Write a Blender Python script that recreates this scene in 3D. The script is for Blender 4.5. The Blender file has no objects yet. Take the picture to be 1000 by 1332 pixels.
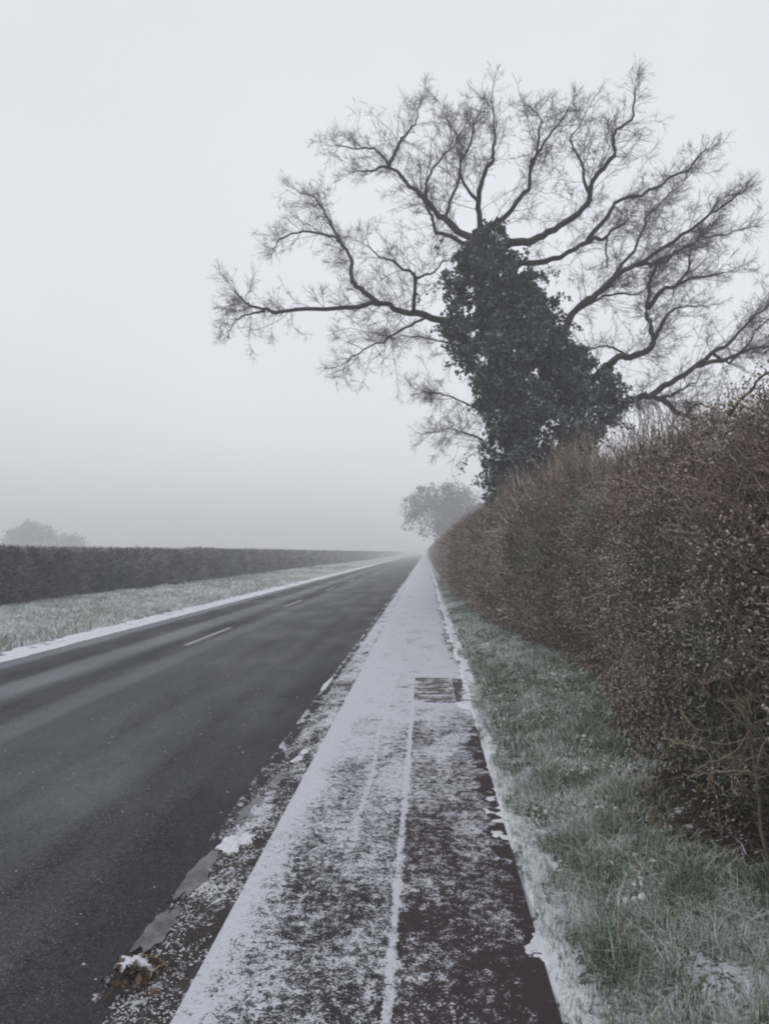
import bpy, math
import numpy as np
from mathutils import Matrix, Euler, Vector

rng = np.random.default_rng(11)
R = math.radians
sc = bpy.context.scene
COL = sc.collection

# ------------------------------------------------------------------ camera
EYE = 1.6
cam_d = bpy.data.cameras.new('camera')
cam = bpy.data.objects.new('camera', cam_d); COL.objects.link(cam)
cam.location = (0, 0, EYE)
cam.rotation_euler = (R(90 + 3.09), 0, R(3.15))
cam_d.sensor_fit = 'VERTICAL'; cam_d.sensor_height = 36.0; cam_d.lens = 26.0
cam_d.clip_start = 0.05; cam_d.clip_end = 3000
sc.camera = cam

# ------------------------------------------------------------------ sky, sun, exposure
SUN_EL, SUN_AZ = 48.0, 200.0
world = bpy.data.worlds.new('World'); sc.world = world; world.use_nodes = True
nt = world.node_tree; nt.nodes.clear()
out = nt.nodes.new('ShaderNodeOutputWorld')
sky = nt.nodes.new('ShaderNodeTexSky'); sky.sky_type = 'NISHITA'; sky.sun_disc = False
sky.sun_elevation = R(SUN_EL); sky.sun_rotation = R(SUN_AZ); sky.air_density = 1; sky.dust_density = 4
hs = nt.nodes.new('ShaderNodeHueSaturation'); hs.inputs['Saturation'].default_value = 0.0
b1 = nt.nodes.new('ShaderNodeBackground'); b1.inputs[1].default_value = 0.05
nt.links.new(sky.outputs[0], hs.inputs['Color']); nt.links.new(hs.outputs[0], b1.inputs[0])
tc = nt.nodes.new('ShaderNodeTexCoord'); sx = nt.nodes.new('ShaderNodeSeparateXYZ')
nt.links.new(tc.outputs['Generated'], sx.inputs[0])
rp = nt.nodes.new('ShaderNodeValToRGB')
e = rp.color_ramp.elements
e[0].position = 0.0; e[0].color = (0.515, 0.527, 0.575, 1)
e[1].position = 1.0; e[1].color = (0.575, 0.588, 0.645, 1)
m1 = e.new(0.30); m1.color = (0.540, 0.552, 0.603, 1)
m2 = e.new(0.60); m2.color = (0.560, 0.572, 0.625, 1)
nt.links.new(sx.outputs['Z'], rp.inputs[0])
cn = nt.nodes.new('ShaderNodeTexNoise'); cn.inputs['Scale'].default_value = 1.6; cn.inputs['Detail'].default_value = 3
nt.links.new(tc.outputs['Generated'], cn.inputs['Vector'])
mr = nt.nodes.new('ShaderNodeMapRange'); mr.inputs[1].default_value = 0.3; mr.inputs[2].default_value = 0.7
mr.inputs[3].default_value = 0.93; mr.inputs[4].default_value = 1.07
nt.links.new(cn.outputs['Fac'], mr.inputs[0])
b2 = nt.nodes.new('ShaderNodeBackground')
nt.links.new(rp.outputs[0], b2.inputs[0]); nt.links.new(mr.outputs[0], b2.inputs[1])
ad = nt.nodes.new('ShaderNodeAddShader')
nt.links.new(b1.outputs[0], ad.inputs[0]); nt.links.new(b2.outputs[0], ad.inputs[1])
nt.links.new(ad.outputs[0], out.inputs['Surface'])

sun_d = bpy.data.lights.new('sun', 'SUN'); sun_d.energy = 0.5; sun_d.angle = R(25); sun_d.color = (1.0, 0.97, 0.93)
sun = bpy.data.objects.new('sun', sun_d); COL.objects.link(sun)
az = R(SUN_AZ)
sv = Vector((math.sin(az) * math.cos(R(SUN_EL)), math.cos(az) * math.cos(R(SUN_EL)), math.sin(R(SUN_EL))))
sun.rotation_euler = sv.to_track_quat('Z', 'Y').to_euler(); sun.location = sv * 30

sc.render.engine = 'CYCLES'
sc.view_settings.view_transform = 'Standard'; sc.view_settings.look = 'None'
sc.view_settings.exposure = 0.20; sc.view_settings.gamma = 1.0; sc.view_settings.use_curve_mapping = False
sc.cycles.use_denoising = True
sc.cycles.max_bounces = 8; sc.cycles.diffuse_bounces = 3; sc.cycles.volume_bounces = 4
sc.cycles.transparent_max_bounces = 8
sc.cycles.filter_width = 2.1

# ------------------------------------------------------------------ helpers
FPX = 962.0
_rot = np.array(cam.rotation_euler.to_matrix())
def P(u, v, y):
    """world point at distance y down the road seen in direction (u, v)"""
    d = _rot @ np.array([(u - 500) / FPX, (666 - v) / FPX, -1.0])
    return np.array([0, 0, EYE]) + d * (y / d[1])

def _hash(ix, iy, iz, seed):
    h = (ix * 374761393 + iy * 668265263 + iz * 2147483647 + seed * 1274126177) & 0xFFFFFFFF
    h = ((h ^ (h >> 13)) * 1274126177) & 0xFFFFFFFF
    return ((h ^ (h >> 16)) & 0xFFFF) / 65535.0
def noise3(x, y, z=0.0, seed=0):
    x, y, z = np.broadcast_arrays(np.asarray(x, float), np.asarray(y, float), np.asarray(z, float))
    ix, iy, iz = np.floor(x).astype(np.int64), np.floor(y).astype(np.int64), np.floor(z).astype(np.int64)
    fx, fy, fz = x - ix, y - iy, z - iz
    fx, fy, fz = [t * t * (3 - 2 * t) for t in (fx, fy, fz)]
    r = 0
    for a in (0, 1):
        for b in (0, 1):
            for c in (0, 1):
                w = (fx if a else 1 - fx) * (fy if b else 1 - fy) * (fz if c else 1 - fz)
                r = r + w * _hash(ix + a, iy + b, iz + c, seed)
    return r * 2 - 1
def fbm(x, y, z=0.0, seed=0, o=3):
    r, a = 0, 1.0
    for k in range(o):
        r = r + a * noise3(np.asarray(x) * 2**k, np.asarray(y) * 2**k, np.asarray(z) * 2**k, seed + k); a *= 0.5
    return r

def link_mesh(name, verts, faces, mat, parent=None, var=None, smooth=False):
    """faces: int array (F,3) or (F,4)"""
    verts = np.ascontiguousarray(verts, dtype=np.float32); faces = np.ascontiguousarray(faces, dtype=np.int32)
    me = bpy.data.meshes.new(name)
    n, k = faces.shape
    me.vertices.add(len(verts)); me.vertices.foreach_set('co', verts.ravel())
    me.loops.add(n * k); me.loops.foreach_set('vertex_index', faces.ravel())
    me.polygons.add(n); me.polygons.foreach_set('loop_start', np.arange(n, dtype=np.int32) * k)
    me.polygons.foreach_set('loop_total', np.full(n, k, dtype=np.int32))
    me.polygons.foreach_set('use_smooth', np.full(n, smooth, dtype=bool))
    me.update(calc_edges=True)
    if var is not None:
        at = me.attributes.new('var', 'FLOAT', 'POINT'); at.data.foreach_set('value', np.ascontiguousarray(var, dtype=np.float32))
    if mat: me.materials.append(mat)
    o = bpy.data.objects.new(name, me); COL.objects.link(o)
    if parent:
        o.parent = parent
        o.matrix_parent_inverse = Matrix.Translation(-parent.location)
    return o

class Acc:
    def __init__(s): s.v, s.f, s.a, s.n = [], [], [], 0
    def add(s, v, f, var=None):
        v = np.asarray(v, float).reshape(-1, 3); f = np.asarray(f)
        if f.shape[1] == 3: f = np.concatenate([f, f[:, 2:3]], 1)
        s.v.append(v); s.f.append(f + s.n); s.n += len(v)
        s.a.append(np.full(len(v), 0.5) if var is None else var)
    def build(s, name, mat, parent=None, smooth=False):
        v = np.concatenate(s.v); f = np.concatenate(s.f); a = np.concatenate(s.a)
        q = f[f[:, 2] != f[:, 3]]; t = f[f[:, 2] == f[:, 3]][:, :3]
        if len(q) and len(t):
            t = np.concatenate([t, q[:, [0, 1, 2]], q[:, [0, 2, 3]]]); return link_mesh(name, v, t, mat, parent, a, smooth)
        return link_mesh(name, v, q if len(q) else t, mat, parent, a, smooth)

def norm(d): return d / np.maximum(np.linalg.norm(d, axis=-1, keepdims=True), 1e-9)
def tubes(paths, rad, sides=3, var=None):
    paths = np.asarray(paths, float); M, K, _ = paths.shape
    t = np.gradient(paths, axis=1); t = norm(t)
    avg = norm(paths[:, -1] - paths[:, 0])
    ref = np.where(np.abs(avg[:, 2:3]) > 0.8, np.array([[1.0, 0, 0]]), np.array([[0, 0, 1.0]]))
    a = norm(np.cross(t, ref[:, None, :])); b = np.cross(t, a)
    ang = np.arange(sides) / sides * 2 * np.pi
    ring = a[:, :, None, :] * np.cos(ang)[None, None, :, None] + b[:, :, None, :] * np.sin(ang)[None, None, :, None]
    v = paths[:, :, None, :] + ring * rad[:, :, None, None]
    base = np.arange(M)[:, None, None] * K * sides + np.arange(K - 1)[None, :, None] * sides
    s0 = np.arange(sides)[None, None, :]; s1 = (s0 + 1) % sides
    f = np.stack([base + s0, base + s1, base + sides + s1, base + sides + s0], -1).reshape(-1, 4)
    if var is None: var = rng.random(M)
    return v.reshape(-1, 3), f, np.repeat(var, K * sides)
def grow(start, d, length, K, wob, pull=(0, 0, 0)):
    M = len(start); d = norm(d); p = start.copy(); out = [p.copy()]; pull = np.asarray(pull, float)
    for k in range(K - 1):
        d = norm(d + rng.normal(0, wob, (M, 3)) + pull)
        p = p + d * (length / (K - 1))[:, None]; out.append(p.copy())
    return np.stack(out, 1)
def spawn(paths, n, L, spread, K, wob, pull, tmin=0.15, outward=None):
    """n children on every path"""
    M, Kp, _ = paths.shape
    idx = np.repeat(np.arange(M), n); t = tmin + (1 - tmin) * rng.random(M * n)
    x = t * (Kp - 1); i = np.minimum(x.astype(int), Kp - 2); fr = (x - i)[:, None]
    s = paths[idx, i] * (1 - fr) + paths[idx, i + 1] * fr
    d = norm(paths[idx, i + 1] - paths[idx, i]) + rng.normal(0, spread, (M * n, 3))
    if outward is not None: d = d + norm(s - outward[0]) * outward[1]
    return grow(s, d, rng.uniform(L[0], L[1], M * n) * (1.25 - 0.85 * t), K, wob, pull)
def leaves(c, size, var=None, droop=0.0, aspect=0.6):
    N = len(c); d = rng.normal(0, 1, (N, 3)); d[:, 2] -= droop; d = norm(d)
    s = norm(np.cross(d, rng.normal(0, 1, (N, 3)))); nrm = np.cross(d, s)
    size = np.broadcast_to(size, (N,))[:, None]
    a = c - d * size * .5; b = c + s * size * .5 * aspect + nrm * size * .12
    e_ = c + d * size * .5; g = c - s * size * .5 * aspect + nrm * size * .12
    v = np.stack([a, b, e_, g], 1).reshape(-1, 3)
    i = np.arange(N)[:, None] * 4
    f = np.concatenate([i + [[0, 1, 2, 2]], i + [[0, 2, 3, 3]]])
    if var is None: var = rng.random(N)
    return v, f, np.repeat(var, 4)
def blades(base, h, w, lean, var=None, ld=None):
    """grass blades, 3 points tall"""
    N = len(base); an = rng.random(N) * 2 * np.pi
    sd = np.stack([np.cos(an), np.sin(an), np.zeros(N)], 1)
    la = an + np.pi / 2 + rng.normal(0, .6, N)
    l = np.stack([np.cos(la), np.sin(la), np.zeros(N)], 1) * (np.abs(rng.normal(0, lean, N)) * h)[:, None]
    if ld is not None: l = l + np.asarray(ld) * h[:, None]
    up = np.array([0, 0, 1.0])
    p0 = base - np.array([0, 0, .01]); p1 = base + l * .35 + up * (h * .6)[:, None]; p2 = base + l * 1.1 + up * (h * rng.uniform(.55, 1.0, N))[:, None]
    w = np.broadcast_to(w, (N,))[:, None]
    v = np.stack([p0 - sd * w, p0 + sd * w, p1 + sd * w * .8, p1 - sd * w * .8, p2], 1).reshape(-1, 3)
    i = np.arange(N)[:, None] * 5
    f = np.concatenate([i + [[0, 1, 2, 2]], i + [[0, 2, 3, 3]], i + [[3, 2, 4, 4]]])
    if var is None: var = rng.random(N)
    return v, f, np.repeat(var, 5)
def smooth_path(pts, n):
    pts = np.asarray(pts, float)
    if len(pts) == 2: return pts[0] + (pts[1] - pts[0]) * np.linspace(0, 1, n)[:, None]
    q = np.concatenate([[2 * pts[0] - pts[1]], pts, [2 * pts[-1] - pts[-2]]])
    L = len(pts) - 1; out = []
    for s in np.linspace(0, L, n):
        i = min(int(s), L - 1); t = s - i; a, b, c, d = q[i:i + 4]
        out.append(.5 * ((2 * b) + (c - a) * t + (2 * a - 5 * b + 4 * c - d) * t * t + (3 * b - a - 3 * c + d) * t**3))
    return np.array(out)
def empty(name, loc, label=None, cat=None, group=None):
    o = bpy.data.objects.new(name, None); COL.objects.link(o); o.location = loc
    tag(o, label, cat, group); return o
def tag(o, label=None, cat=None, group=None, kind=None):
    if label: o['label'] = label
    if cat: o['category'] = cat
    if group: o['group'] = group
    if kind: o['kind'] = kind
    return o

# ------------------------------------------------------------------ materials
def new_mat(name, rough=0.9, spec=0.2):
    m = bpy.data.materials.new(name); m.use_nodes = True
    b = m.node_tree.nodes['Principled BSDF']; b.inputs['Roughness'].default_value = rough
    b.inputs['Specular IOR Level'].default_value = spec
    return m, m.node_tree, b
class NB:
    """tiny node builder"""
    def __init__(s, nt): s.nt = nt
    def n(s, t, **k):
        x = s.nt.nodes.new(t)
        for a, b in k.items(): setattr(x, a, b)
        return x
    def put(s, sock, v):
        if isinstance(v, bpy.types.NodeSocket): s.nt.links.new(v, sock)
        elif isinstance(v, tuple) and len(v) == 3 and sock.type == 'RGBA': sock.default_value = (*v, 1)
        else: sock.default_value = v
    def math(s, op, a, b=0.0, clamp=False):
        x = s.n('ShaderNodeMath', operation=op, use_clamp=clamp); s.put(x.inputs[0], a); s.put(x.inputs[1], b); return x.outputs[0]
    def mix(s, f, a, b):
        x = s.n('ShaderNodeMix', data_type='RGBA'); s.put(x.inputs[0], f); s.put(x.inputs[6], a); s.put(x.inputs[7], b); return x.outputs[2]
    def fmix(s, f, a, b):
        x = s.n('ShaderNodeMix', data_type='FLOAT'); s.put(x.inputs[0], f); s.put(x.inputs[2], a); s.put(x.inputs[3], b); return x.outputs[0]
    def noise(s, vec, scale, detail=2, rough=.5):
        x = s.n('ShaderNodeTexNoise'); s.put(x.inputs['Vector'], vec); x.inputs['Scale'].default_value = scale
        x.inputs['Detail'].default_value = detail; x.inputs['Roughness'].default_value = rough; return x.outputs['Fac']
    def step(s, v, lo, hi, a=0.0, b=1.0, smooth=True):
        x = s.n('ShaderNodeMapRange', interpolation_type='SMOOTHSTEP' if smooth else 'LINEAR')
        s.put(x.inputs[0], v); x.inputs[1].default_value = lo; x.inputs[2].default_value = hi
        x.inputs[3].default_value = a; x.inputs[4].default_value = b; return x.outputs[0]
    def band(s, v, c, hw, soft):
        d = s.math('ABSOLUTE', s.math('SUBTRACT', v, c)); return s.step(d, hw, hw + soft, 1.0, 0.0)
    def pos(s):
        g = s.n('ShaderNodeNewGeometry'); return g.outputs['Position']
    def xyz(s, v):
        x = s.n('ShaderNodeSeparateXYZ'); s.put(x.inputs[0], v); return x.outputs
    def scale(s, v, sc_):
        x = s.n('ShaderNodeMapping'); s.put(x.inputs[0], v); x.inputs['Scale'].default_value = sc_; return x.outputs[0]
    def bump(s, h, strength, dist, bsdf):
        x = s.n('ShaderNodeBump'); s.put(x.inputs['Height'], h); x.inputs['Strength'].default_value = strength
        x.inputs['Distance'].default_value = dist; s.nt.links.new(x.outputs[0], bsdf.inputs['Normal'])
def ramp_mat(name, stops, rough=.9, spec=.15, pos_noise=0.0, frost=None, patch=None):
    m, nt_, b = new_mat(name, rough, spec); g = NB(nt_)
    at = g.n('ShaderNodeAttribute', attribute_name='var'); fac = at.outputs['Fac']
    if pos_noise:
        nz = g.noise(g.pos(), pos_noise, 3)
        fac = g.math('ADD', fac, g.step(nz, .3, .7, -.3, .3, False), True)
    r = g.n('ShaderNodeValToRGB'); el = r.color_ramp.elements
    for i, (p_, c_) in enumerate(stops):
        x = el[i] if i < 2 else el.new(p_)
        x.position = p_; x.color = (*c_, 1)
    nt_.links.new(fac, r.inputs[0]); c = r.outputs[0]
    if patch:
        for sc_, lo, hi, col_, amt in patch:
            x = g.n('ShaderNodeMix', data_type='RGBA', blend_type='MULTIPLY'); g.put(x.inputs[0], g.math('MULTIPLY', g.step(g.noise(g.pos(), sc_, 3, .6), lo, hi), amt))
            g.put(x.inputs[6], c); g.put(x.inputs[7], col_); c = x.outputs[2]
    if frost:
        gz = g.n('ShaderNodeNewGeometry'); z = g.xyz(gz.outputs['Normal'])[2]
        k = g.math('MULTIPLY', g.step(z, frost[0], 1.0), g.step(g.noise(g.pos(), frost[2], 2), .45, .6))
        c = g.mix(g.math('MULTIPLY', k, frost[1]), c, (.72, .74, .78))
    nt_.links.new(c, b.inputs['Base Color'])
    return m

SNOW = (.57, .575, .625)
def snow_on(g, cov, under, pos, fine=110.0):
    """speckled dusting: cov 0..1 is the share of the surface that is white"""
    n1 = g.noise(pos, fine, 3, .65); n2 = g.noise(pos, fine * .28, 3, .6)
    n = g.math('ADD', g.math('MULTIPLY', n1, .6), g.math('MULTIPLY', n2, .4))
    film = g.math('MULTIPLY', g.step(g.noise(pos, fine * .12, 3, .7), .35, .7), g.step(cov, .3, .9, .0, .55))
    under = g.mix(film, under, (.30, .30, .33))
    th = g.math('SUBTRACT', .74, g.math('MULTIPLY', cov, .48))
    d = g.math('SUBTRACT', n, th)
    k = g.step(d, -.035, .04)
    tone = g.mix(g.noise(pos, 30, 3), SNOW, (.42, .43, .48))
    fl = g.step(g.noise(g.scale(pos, (1, 2.2, 1)), fine * .35, 3, .75), .50, .70)
    tone = g.mix(g.math('MULTIPLY', fl, .35), tone, (.20, .20, .22))
    return g.mix(k, under, tone), k

# road
def m_road():
    m, nt_, b = new_mat('asphalt_wet', .7, .08); g = NB(nt_); p = g.pos(); x, y, z = g.xyz(p)
    st = g.scale(p, (1, .02, 1))
    wob = g.step(g.noise(st, .8, 2), .3, .7, -.12, .12, False)
    xx = g.math('ADD', x, wob)
    grain = g.noise(p, 90, 3, .7)
    gr2 = g.noise(p, 32, 4, .75)
    base = g.mix(g.step(g.math('ADD', g.math('MULTIPLY', grain, .4), g.math('MULTIPLY', gr2, .6)), .36, .64), (.006, .006, .008), (.052, .051, .056))
    base = g.mix(g.step(g.noise(p, 120, 2), .60, .70), base, (.20, .20, .205))
    f = 0.0
    lt = g.band(xx, -6.15, .12, .35)
    for c, hw, so, a in ((-4.85, .14, .30, .85), (-3.72, .06, .30, .60), (-3.2, .2, .5, .30), (-2.35, .12, .30, .22), (-1.75, .05, .3, .12)):
        lt = g.math('MAXIMUM', lt, g.math('MULTIPLY', g.band(xx, c, hw, so), a))
    patch = g.step(g.noise(g.scale(p, (1.3, .45, 1)), .75, 4, .6), .46, .70)
    lt = g.math('ADD', lt, g.math('MULTIPLY', patch, g.step(y, 12, 5, .10, .34) if False else g.step(y, 5, 14, .34, .10)), True)
    lt = g.math('MULTIPLY', lt, g.step(g.noise(p, 35, 3, .7), .15, .65, .4, 1.0))
    c = g.mix(g.math('MULTIPLY', lt, .70), base, (.22, .23, .26))
    dk = g.math('MAXIMUM', g.band(xx, -4.28, .07, .16), g.band(xx, -5.55, .10, .22))
    c = g.mix(g.math('MULTIPLY', dk, .75), c, (.028, .028, .031))
    c = g.mix(g.math('MULTIPLY', g.step(x, -1.75, -1.25), .5), c, (.028, .027, .029))
    # scattered settled flakes, and the white edge where the tyres do not reach
    ed = g.step(g.math('ADD', x, g.step(g.noise(p, 4, 3), .3, .7, -.10, .10, False)), -6.42, -6.30, 1.0, 0.0)
    cov = g.math('MAXIMUM', g.math('MULTIPLY', ed, .9), .14)
    c, k = snow_on(g, cov, c, p, 60)
    nt_.links.new(c, b.inputs['Base Color'])
    wet = g.noise(g.scale(p, (1, .3, 1)), 1.3, 3)
    nt_.links.new(g.fmix(k, g.step(wet, .3, .7, .5, .8), .9), b.inputs['Roughness'])
    g.bump(g.math('ADD', grain, g.math('MULTIPLY', k, .5)), .6, .006, b)
    return m
# footpath
def m_path(strip):
    m, nt_, b = new_mat('dusted_strip' if strip else 'dusted_path', .85, .06); g = NB(nt_); p = g.pos(); x, y, z = g.xyz(p)
    grain = g.noise(p, 140, 3, .7)
    under = g.mix(grain, (.020, .015, .016), (.070, .056, .058)) if strip else g.mix(grain, (.016, .014, .016), (.055, .050, .053))
    cov = g.step(y, 2.3, 8.6, .44, .77, False)
    cov = g.math('ADD', cov, g.step(g.noise(g.scale(p, (1, .5, 1)), 2.6, 4, .6), .32, .68, -.13, .13, False))
    cov = g.math('ADD', cov, g.step(g.noise(p, 11, 3, .6), .3, .7, -.10, .10, False))
    cov = g.math('ADD', cov, g.math('MULTIPLY', g.step(x, -.87, -.60, 1.0, 0.0), .26))      # whiter by the outer edge
    stk = g.step(g.noise(g.scale(p, (1.1, 3.6, 1)), 2.2, 4, .65), .52, .70)
    cov = g.math('SUBTRACT', cov, g.math('MULTIPLY', stk, g.step(y, 5, 9, .02, .20)))
    if strip: cov = g.math('SUBTRACT', cov, .09)
    # bare damp margin by the grass
    wob = g.step(g.noise(g.scale(p, (1, 1, 1)), 4.5, 4, .65), .3, .7, -.15, .15, False)
    bare = g.math('MULTIPLY', g.step(g.math('ADD', x, wob), .34, .42), g.step(y, 7.4, 6.6, 0.0, 1.0) if False else g.step(y, 6.6, 7.4, 1.0, 0.0))
    cov = g.math('SUBTRACT', cov, g.math('MULTIPLY', bare, .33))
    far = g.math('MULTIPLY', g.step(g.math('ADD', x, wob), .36, .44), g.step(y, 10, 12))
    cov = g.math('SUBTRACT', cov, g.math('MULTIPLY', far, .35))
    # two faint wheel lines in the dusting
    ln = g.math('MULTIPLY', g.band(g.math('ADD', x, g.step(g.noise(g.scale(p, (1, .4, 1)), 1.5, 1), .3, .7, -.03, .03, False)), -.40, .008, .012), g.step(y, 3.2, 6.0, .0, 1.0))
    cov = g.math('ADD', cov, g.math('MULTIPLY', ln, .13))
    jl = g.math('MULTIPLY', g.band(g.math('ADD', x, g.step(g.noise(p, 14, 2), .3, .7, -.008, .008, False)), -.135, .010, .018), g.step(y, 7.6, 8.2, 1.0, 0.0))
    cov = g.math('ADD', cov, g.math('MULTIPLY', jl, g.step(g.noise(p, 9, 3), .35, .6, .12, .30)))
    c, k = snow_on(g, cov, under, p, 95)
    nt_.links.new(c, b.inputs['Base Color'])
    nt_.links.new(g.fmix(k, .75, .92), b.inputs['Roughness'])
    g.bump(g.math('ADD', g.math('MULTIPLY', grain, .5), k), .8, .006, b)
    return m
def m_gutter():
    m, nt_, b = new_mat('gutter_grit', .8, .1); g = NB(nt_); p = g.pos(); x, y, z = g.xyz(p)
    u = g.mix(g.noise(p, 60, 4, .7), (.014, .013, .013), (.060, .054, .050))
    cov = g.step(y, 2, 14, .34, .74, False)
    cov = g.math('ADD', cov, g.step(g.noise(g.scale(p, (1, .45, 1)), 4, 4, .65), .3, .7, -.28, .28, False))
    c, k = snow_on(g, cov, u, p, 55)
    nt_.links.new(c, b.inputs['Base Color']); g.bump(g.math('ADD', g.noise(p, 70, 4), k), .9, .01, b); return m
def m_snow(name='snow', dirt=.25):
    m, nt_, b = new_mat(name, .85, .2); g = NB(nt_); p = g.pos()
    c = g.mix(g.noise(p, 40, 4, .7), (.74, .75, .80), (.50, .50, .54))
    c = g.mix(g.math('MULTIPLY', g.step(g.noise(p, 90, 3, .7), .58, .68), min(1, dirt * 2.4)), c, (.10, .09, .085))
    nt_.links.new(c, b.inputs['Base Color']); g.bump(g.noise(p, 120, 4, .7), .8, .008, b)
    b.inputs['Subsurface Weight'].default_value = .0
    return m
def m_ground():
    m, nt_, b = new_mat('turf_soil', .95, .1); g = NB(nt_); p = g.pos(); x, y, z = g.xyz(p)
    c = g.mix(g.noise(p, 9, 4), (.055, .085, .055), (.12, .145, .11))
    soil = g.mix(g.noise(p, 30, 4, .7), (.016, .012, .011), (.060, .046, .040))
    lit = g.math('MULTIPLY', g.step(g.math('ADD', x, g.step(g.noise(p, 2, 3), .3, .7, -.2, .2, False)), 1.18, 1.36), g.math('MULTIPLY', g.step(y, 12, 15, 1.0, 0.0), g.step(y, 3.2, 3.6)))
    lit2 = g.step(g.math('ADD', x, g.step(g.noise(p, .8, 2), .3, .7, -.2, .2, False)), -10.9, -10.5, 1.0, 0.0)
    s_ = g.math('MAXIMUM', lit, lit2)
    c = g.mix(s_, c, soil)
    cov = g.fmix(s_, g.step(g.noise(p, 1.6, 3), .3, .7, .38, .62), .30)
    cov = g.math('ADD', cov, g.math('MULTIPLY', g.step(y, 20, 80), .06))
    c, k = snow_on(g, cov, c, p, 40)
    nt_.links.new(c, b.inputs['Base Color']); g.bump(g.noise(p, 50, 4), 1, .02, b); return m
def m_bark(name, a, b_, sc_=14):
    m, nt_, b = new_mat(name, .9, .15); g = NB(nt_); p = g.pos()
    c = g.mix(g.noise(g.scale(p, (1, 1, .35)), sc_, 4, .7), a, b_)
    nt_.links.new(c, b.inputs['Base Color']); g.bump(g.noise(g.scale(p, (1, 1, .3)), sc_ * 2, 3), .8, .03, b); return m
def m_plain(name, a, b_, sc_, rough=.8, spec=.2, bump=.004):
    m, nt_, b = new_mat(name, rough, spec); g = NB(nt_); p = g.pos()
    nt_.links.new(g.mix(g.noise(p, sc_, 4, .65), a, b_), b.inputs['Base Color']); g.bump(g.noise(p, sc_ * 2, 3), .7, bump, b); return m

M_ROAD, M_PATH, M_STRIP, M_GUT, M_SNOW, M_GROUND = m_road(), m_path(False), m_path(True), m_gutter(), m_snow('snow', .12), m_ground()
M_SLUSH = m_snow('slush', .45)
M_BARK = m_bark('oak_bark', (.014, .012, .013), (.050, .044, .043))
M_TWIG = ramp_mat('oak_twig', [(0, (.025, .021, .023)), (1, (.065, .052, .054))])
M_IVY = ramp_mat('ivy_leaf', [(0, (.006, .009, .008)), (.55, (.020, .027, .022)), (1, (.125, .140, .135))], .55, .35, 1.2, frost=(.3, .6, 3.5))  # frost and the pale top stop also paint in the ivy's highlights
M_HT = ramp_mat('hedge_twig', [(0, (0.056, 0.042, 0.039)), (0.5, (0.168, 0.118, 0.109)), (0.85, (0.28, 0.21, 0.189)), (1, (0.476, 0.406, 0.364))], pos_noise=1.1, frost=(.4, .6, 10), patch=[(.75, .48, .62, (.62, .85, .60), 1.0), (1.3, .52, .64, (.66, .64, .65), .9), (.9, .42, .30, (1.0, .84, .77), .9)])
M_HL = ramp_mat('hedge_leaf', [(0, (0.050, 0.033, 0.026)), (0.3, (0.175, 0.118, 0.096)), (0.52, (0.320, 0.248, 0.215)), (0.7, (0.162, 0.162, 0.121)), (0.86, (0.405, 0.324, 0.297)), (1, (.40, .35, .335))], pos_noise=1.5, frost=(.4, .5, 10), patch=[(.75, .48, .62, (.62, .85, .60), 1.0), (1.3, .52, .64, (.66, .64, .65), .9), (.9, .42, .30, (1.0, .84, .77), .9)])
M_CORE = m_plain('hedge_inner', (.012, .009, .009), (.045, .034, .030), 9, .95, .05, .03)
M_LT = ramp_mat('far_hedge_twig', [(0, (.022, .020, .020)), (.5, (.090, .078, .078)), (1, (.30, .28, .285))], pos_noise=.8, patch=[(.5, .46, .6, (.5, .6, .52), 1.0), (1.1, .5, .62, (.5, .45, .45), 1.0)], frost=(.4, .5, 4))
M_GRASS = ramp_mat('frosted_grass', [(0, (.040, .050, .030)), (.22, (.085, .125, .075)), (.4, (.165, .215, .16)), (.62, (.33, .39, .35)), (1, (.66, .68, .70))], .8, .2, pos_noise=2.6)
M_STRAW = ramp_mat('dead_stalk', [(0, (.12, .085, .06)), (1, (.34, .28, .20))])
M_LEAFD = ramp_mat('dead_leaf', [(0, (.022, .016, .013)), (.7, (.070, .048, .034)), (1, (.15, .10, .07))], .7, .3)
M_PALE = m_bark('pale_stem', (.10, .085, .065), (.24, .21, .165), 30)
M_MIST = ramp_mat('misty_leaf', [(0, (.012, .014, .013)), (1, (.05, .055, .052))], pos_noise=.4)

# ------------------------------------------------------------------ ground
def gz(x, y):
    x = np.asarray(x, float); y = np.asarray(y, float)
    z = np.full(np.broadcast(x, y).shape, -0.01)
    rt = np.clip((x - .47) / 1.5, 0, 1)
    z = z + np.where(x > .47, .02 + .20 * rt * rt * (3 - 2 * rt), 0)
    z = z + np.where(x > .5, .018 * fbm(x * 3, y * 2, 0, 5), 0)
    lf = np.clip((-6.5 - x) / 4.0, 0, 1)
    z = z + np.where(x < -6.5, .01 + .16 * lf + .03 * fbm(x * .9, y * .7, 0, 9) * np.minimum(1, lf * 4), 0)
    z = np.where((x > -6.52) & (x < -.9), -.16, z)
    z = np.where((x >= -.9) & (x < .44), -.06, z)
    return z
def grid(xs, ys, zf):
    X, Y = np.meshgrid(xs, ys); Z = zf(X, Y); v = np.stack([X, Y, Z], -1).reshape(-1, 3)
    nx = len(xs); i = (np.arange(len(ys) - 1)[:, None] * nx + np.arange(nx - 1)[None]).ravel()
    return v, np.stack([i, i + 1, i + 1 + nx, i + nx], 1)
xs = np.unique(np.concatenate([[-700, -400, -200, -100, -60, -35, -25, -18], np.arange(-14, -6.5, .25), [-6.52, -6.50, -3, -.92, -.90, -.86, .42, .45],
     np.arange(.5, 3.6, .08), [4, 5, 7, 10, 15, 25, 40, 70, 120, 250, 450, 700]]))
ys = np.unique(np.concatenate([[-700, -300, -100, -40, -15, -6, -2], np.arange(-1, 14, .12), np.geomspace(14, 900, 150)]))
v, f = grid(xs, ys, gz)
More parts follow.
